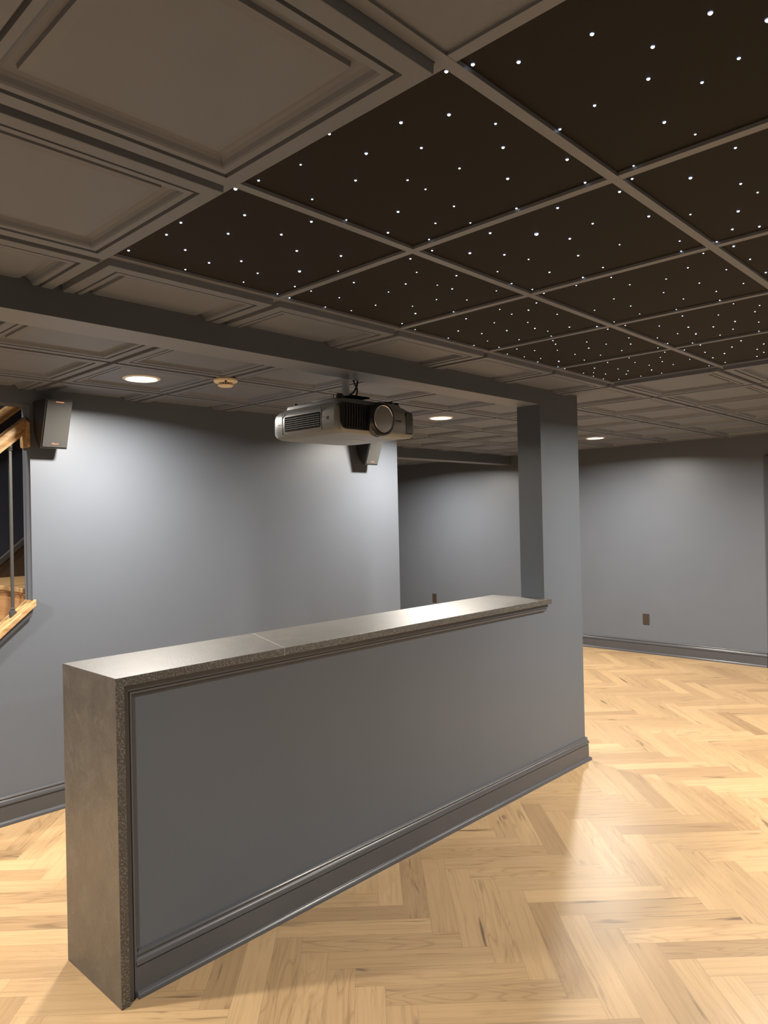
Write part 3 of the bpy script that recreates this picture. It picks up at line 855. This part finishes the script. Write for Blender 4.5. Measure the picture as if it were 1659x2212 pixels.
# ---------------------------------------------------------------- smoke detector
sd = thing('smoke_detector', 'cream round smoke detector on the ceiling grid', 'smoke detector', (G, 3 * G, H - 0.0006))
sharp(obj('base', lathe([(0.046, 0.0), (0.046, -0.018), (0.060, -0.0215), (0.0625, -0.026), (0.061, -0.034), (0.052, -0.041), (0.046, -0.0425)], 48), 'cream', sd))
obj('vent_core', lathe([(0.032, -0.042), (0.032, -0.052)], 40), 'seam', sd)
bm = bmesh.new()
for k in range(16):
    a = 2 * math.pi * k / 16
    c, s = math.cos(a), math.sin(a)
    vs = []
    for z in (-0.0418, -0.0522):
        for r, tt in ((0.0305, -1), (0.0365, -1), (0.0365, 1), (0.0305, 1)):
            vs.append(bm.verts.new((c * r - s * tt * 0.0022, s * r + c * tt * 0.0022, z)))
    for f in ((0, 1, 2, 3), (4, 5, 6, 7), (0, 1, 5, 4), (1, 2, 6, 5), (2, 3, 7, 6), (3, 0, 4, 7)):
        bm.faces.new([vs[i] for i in f])
obj('vent_ribs', bm, 'cream', sd)
sharp(obj('cap', lathe([(0.036, -0.0505), (0.0400, -0.0525), (0.0395, -0.056), (0.033, -0.0605), (0.015, -0.0625)], 48), 'cream', sd))
sharp(obj('test_button', lathe([(0.0062, -0.034), (0.0062, -0.0430)], 16, None, (-0.028, -0.043, 0)), 'seam', sd))

# ---------------------------------------------------------------- outlets on the back wall
def outlet(y, z, label):
    t = thing('wall_outlet', label, 'outlet', (XB, y, z), 0, 'outlets on the back wall')
    pl = obj('cover_plate', extrude_poly(rrect(-0.036, 0.036, -0.059, 0.059, 0.004, 3), 'x', -0.006, 0.0), 'bronze', t, bevel=0.002)
    ins = obj('receptacle', extrude_poly(rrect(-0.0175, 0.0175, -0.034, 0.034, 0.002, 3), 'x', -0.0085, -0.005), 'bronze', t, bevel=0.001)
    for dz in (0.018, -0.018):
        obj('socket_slots', boxes((-0.0092, -0.0080, -0.0075, -0.0055, dz - 0.004, dz + 0.005), (-0.0092, -0.0080, 0.0050, 0.0070, dz - 0.003, dz + 0.004), (-0.0092, -0.0080, -0.002, 0.002, dz - 0.011, dz - 0.0075)), 'seam', ins)
    for dz in (0.047, -0.047):
        obj('screw', lathe([(0.003, -0.0068), (0.003, -0.0055)], 12, None, (0, 0, dz), 'x'), 'iron', t)
outlet(2.131, 0.378, 'dark bronze outlet low on the back wall to the side of the post')
outlet(5.157, 0.428, 'dark bronze outlet on the back wall just above the stone ledge')

# ---------------------------------------------------------------- stairs behind the opening
st = thing('staircase', 'pale oak stairs behind the sloping opening in the left wall', 'stairs', (0, 0, 0))
YS0, YS1 = YL + 0.110, 3.898
TREAD = lambda z, x0, x1: sweep([(0, 0), (0.03, 0), (0.034, -0.006), (0.034, -0.022), (0.03, -0.028), (0, -0.028)], [(x0 + 0.034, YS1, z), (x0 + 0.034, YS0, z)])
for k in range(6):
    z = 1.22 - 0.2 * k
    x0 = -0.03 - 0.235 * k
    x1 = 1.3 if k == 0 else x0 + 0.235 + 0.03
    bm = TREAD(z, x0, x1)
    box(bm, x0 + 0.034, x1, YS0, YS1, z - 0.028, z)
    obj('tread', bm, 'ash', st)
    bm = boxes((x0 + 0.03, x0 + 0.045, YS0, YS1, max(0.0, z - 0.2), z - 0.0285))
    box(bm, x0 + 0.018, x0 + 0.030, YS0, YS1, z - 0.042, z - 0.0285)
    obj('riser', bm, 'riser', st)
# skirt on the far wall
def sk(x):
    return 1.305 + 0.86 * (x - 0.20)
obj('skirt_board', extrude_poly([(-0.9, 0.4), (1.25, 1.2205), (1.25, sk(1.25)), (-0.9, sk(-0.9))], 'y', 3.886, 3.899), 'brown', st)
obj('skirt_cap', extrude_poly([(-0.9, sk(-0.9) - 0.002), (1.25, sk(1.25) - 0.002), (1.25, sk(1.25) + 0.05), (-0.9, sk(-0.9) + 0.05)], 'y', 3.876, 3.899), 'iron', st, bevel=0.006)

rl = thing('stair_railing', 'oak stair railing with dark iron baluster in the opening of the left wall', 'railing', (0, 0, 0))
# sloping oak cap on the knee wall
def cap_pts(dz):
    return [(-0.012, sill_z(-0.012) + dz), (-1.30, sill_z(-1.30) + dz)]
a, b = cap_pts(0.0), cap_pts(0.034)
obj('base_cap', extrude_poly([a[0], a[1], b[1], b[0]], 'y', YL - 0.030, YL + 0.1075), 'ash', rl, bevel=0.003)
a, b = cap_pts(-0.038), cap_pts(-0.0005)
obj('cap_moulding', extrude_poly([(a[0][0] - 0.02, a[0][1] - 0.017), a[1], b[1], (b[0][0] - 0.02, b[0][1] - 0.017)], 'y', YL - 0.018, YL - 0.0005), 'trim', rl, bevel=0.005)
YR = YL + 0.046
def rail_z(x):
    return 2.056 + 0.875 * (x + 0.105)
# moulded handrail section swept along the slope
sec = [(-0.022, -0.036), (0.022, -0.036), (0.024, -0.022), (0.019, -0.016), (0.030, -0.004), (0.033, 0.012), (0.029, 0.026), (0.014, 0.034), (-0.014, 0.034), (-0.029, 0.026), (-0.033, 0.012), (-0.030, -0.004), (-0.019, -0.016), (-0.024, -0.022)]
s = math.hypot(1, 0.875)
rows = [[(x, YR + dy, rail_z(x) - 0.005 + dz * s) for dy, dz in sec] for x in (-1.60, -0.034)]
sharp(obj('handrail', loops(rows), 'ash', rl), 30)
# rosette on the jamb: round-cornered block with a ridge
ro = obj('rosette', extrude_poly(rrect(YR - 0.060, YR + 0.056, 1.990, 2.138, 0.018, 5), 'x', -0.0345, -0.0205), 'ash', rl, bevel=0.004)
obj('rosette_ridge', extrude_poly(rrect(YR - 0.055, YR - 0.043, 2.000, 2.128, 0.004, 3), 'x', -0.0385, -0.034), 'ash', ro, bevel=0.0015)
for k in range(4):
    xb = -0.107 - k * 0.235 / 2
    zs = sill_z(xb) + 0.034
    bl = obj('baluster', boxes((xb - 0.0072, xb + 0.0072, YR - 0.0072, YR + 0.0072, zs + 0.002, rail_z(xb) - 0.045)), 'iron', rl, bevel=0.001)
    w_ = 0.0155
    shoe = [(xb - w_, zs - 0.84 * w_ + 0.0005), (xb + w_, zs + 0.84 * w_ + 0.0005), (xb + w_, zs + 0.020), (xb + 0.011, zs + 0.0235), (xb - 0.011, zs + 0.0235), (xb - w_, zs + 0.020)]
    obj('shoe', extrude_poly(shoe, 'y', YR - w_, YR + w_), 'iron', bl, bevel=0.0015)
    sharp(obj('collar', lathe([(0.0095, 0.0235), (0.0125, 0.026), (0.0125, 0.029), (0.0095, 0.0315), (0.0125, 0.034), (0.0130, 0.0365), (0.0090, 0.040)], 20, None, (xb, YR, zs)), 'iron', bl))
    zt = rail_z(xb) - 0.046
    sharp(obj('collar', lathe([(0.0090, -0.038), (0.0135, -0.034), (0.0135, -0.030), (0.0100, -0.027), (0.0130, -0.022), (0.0130, -0.012), (0.0110, 0.004)], 20, None, (xb, YR, zt)), 'iron', bl))

hr = obj('wall_handrail', loops([[(x, 3.865 + dy, 2.268 + 0.84 * (x - 0.17) + dz * 1.3) for dy, dz in sec] for x in (-1.5, 0.75)]), 'ash')
tag(sharp(hr, 30), 'plain oak handrail along the far wall of the stairwell', 'handrail')
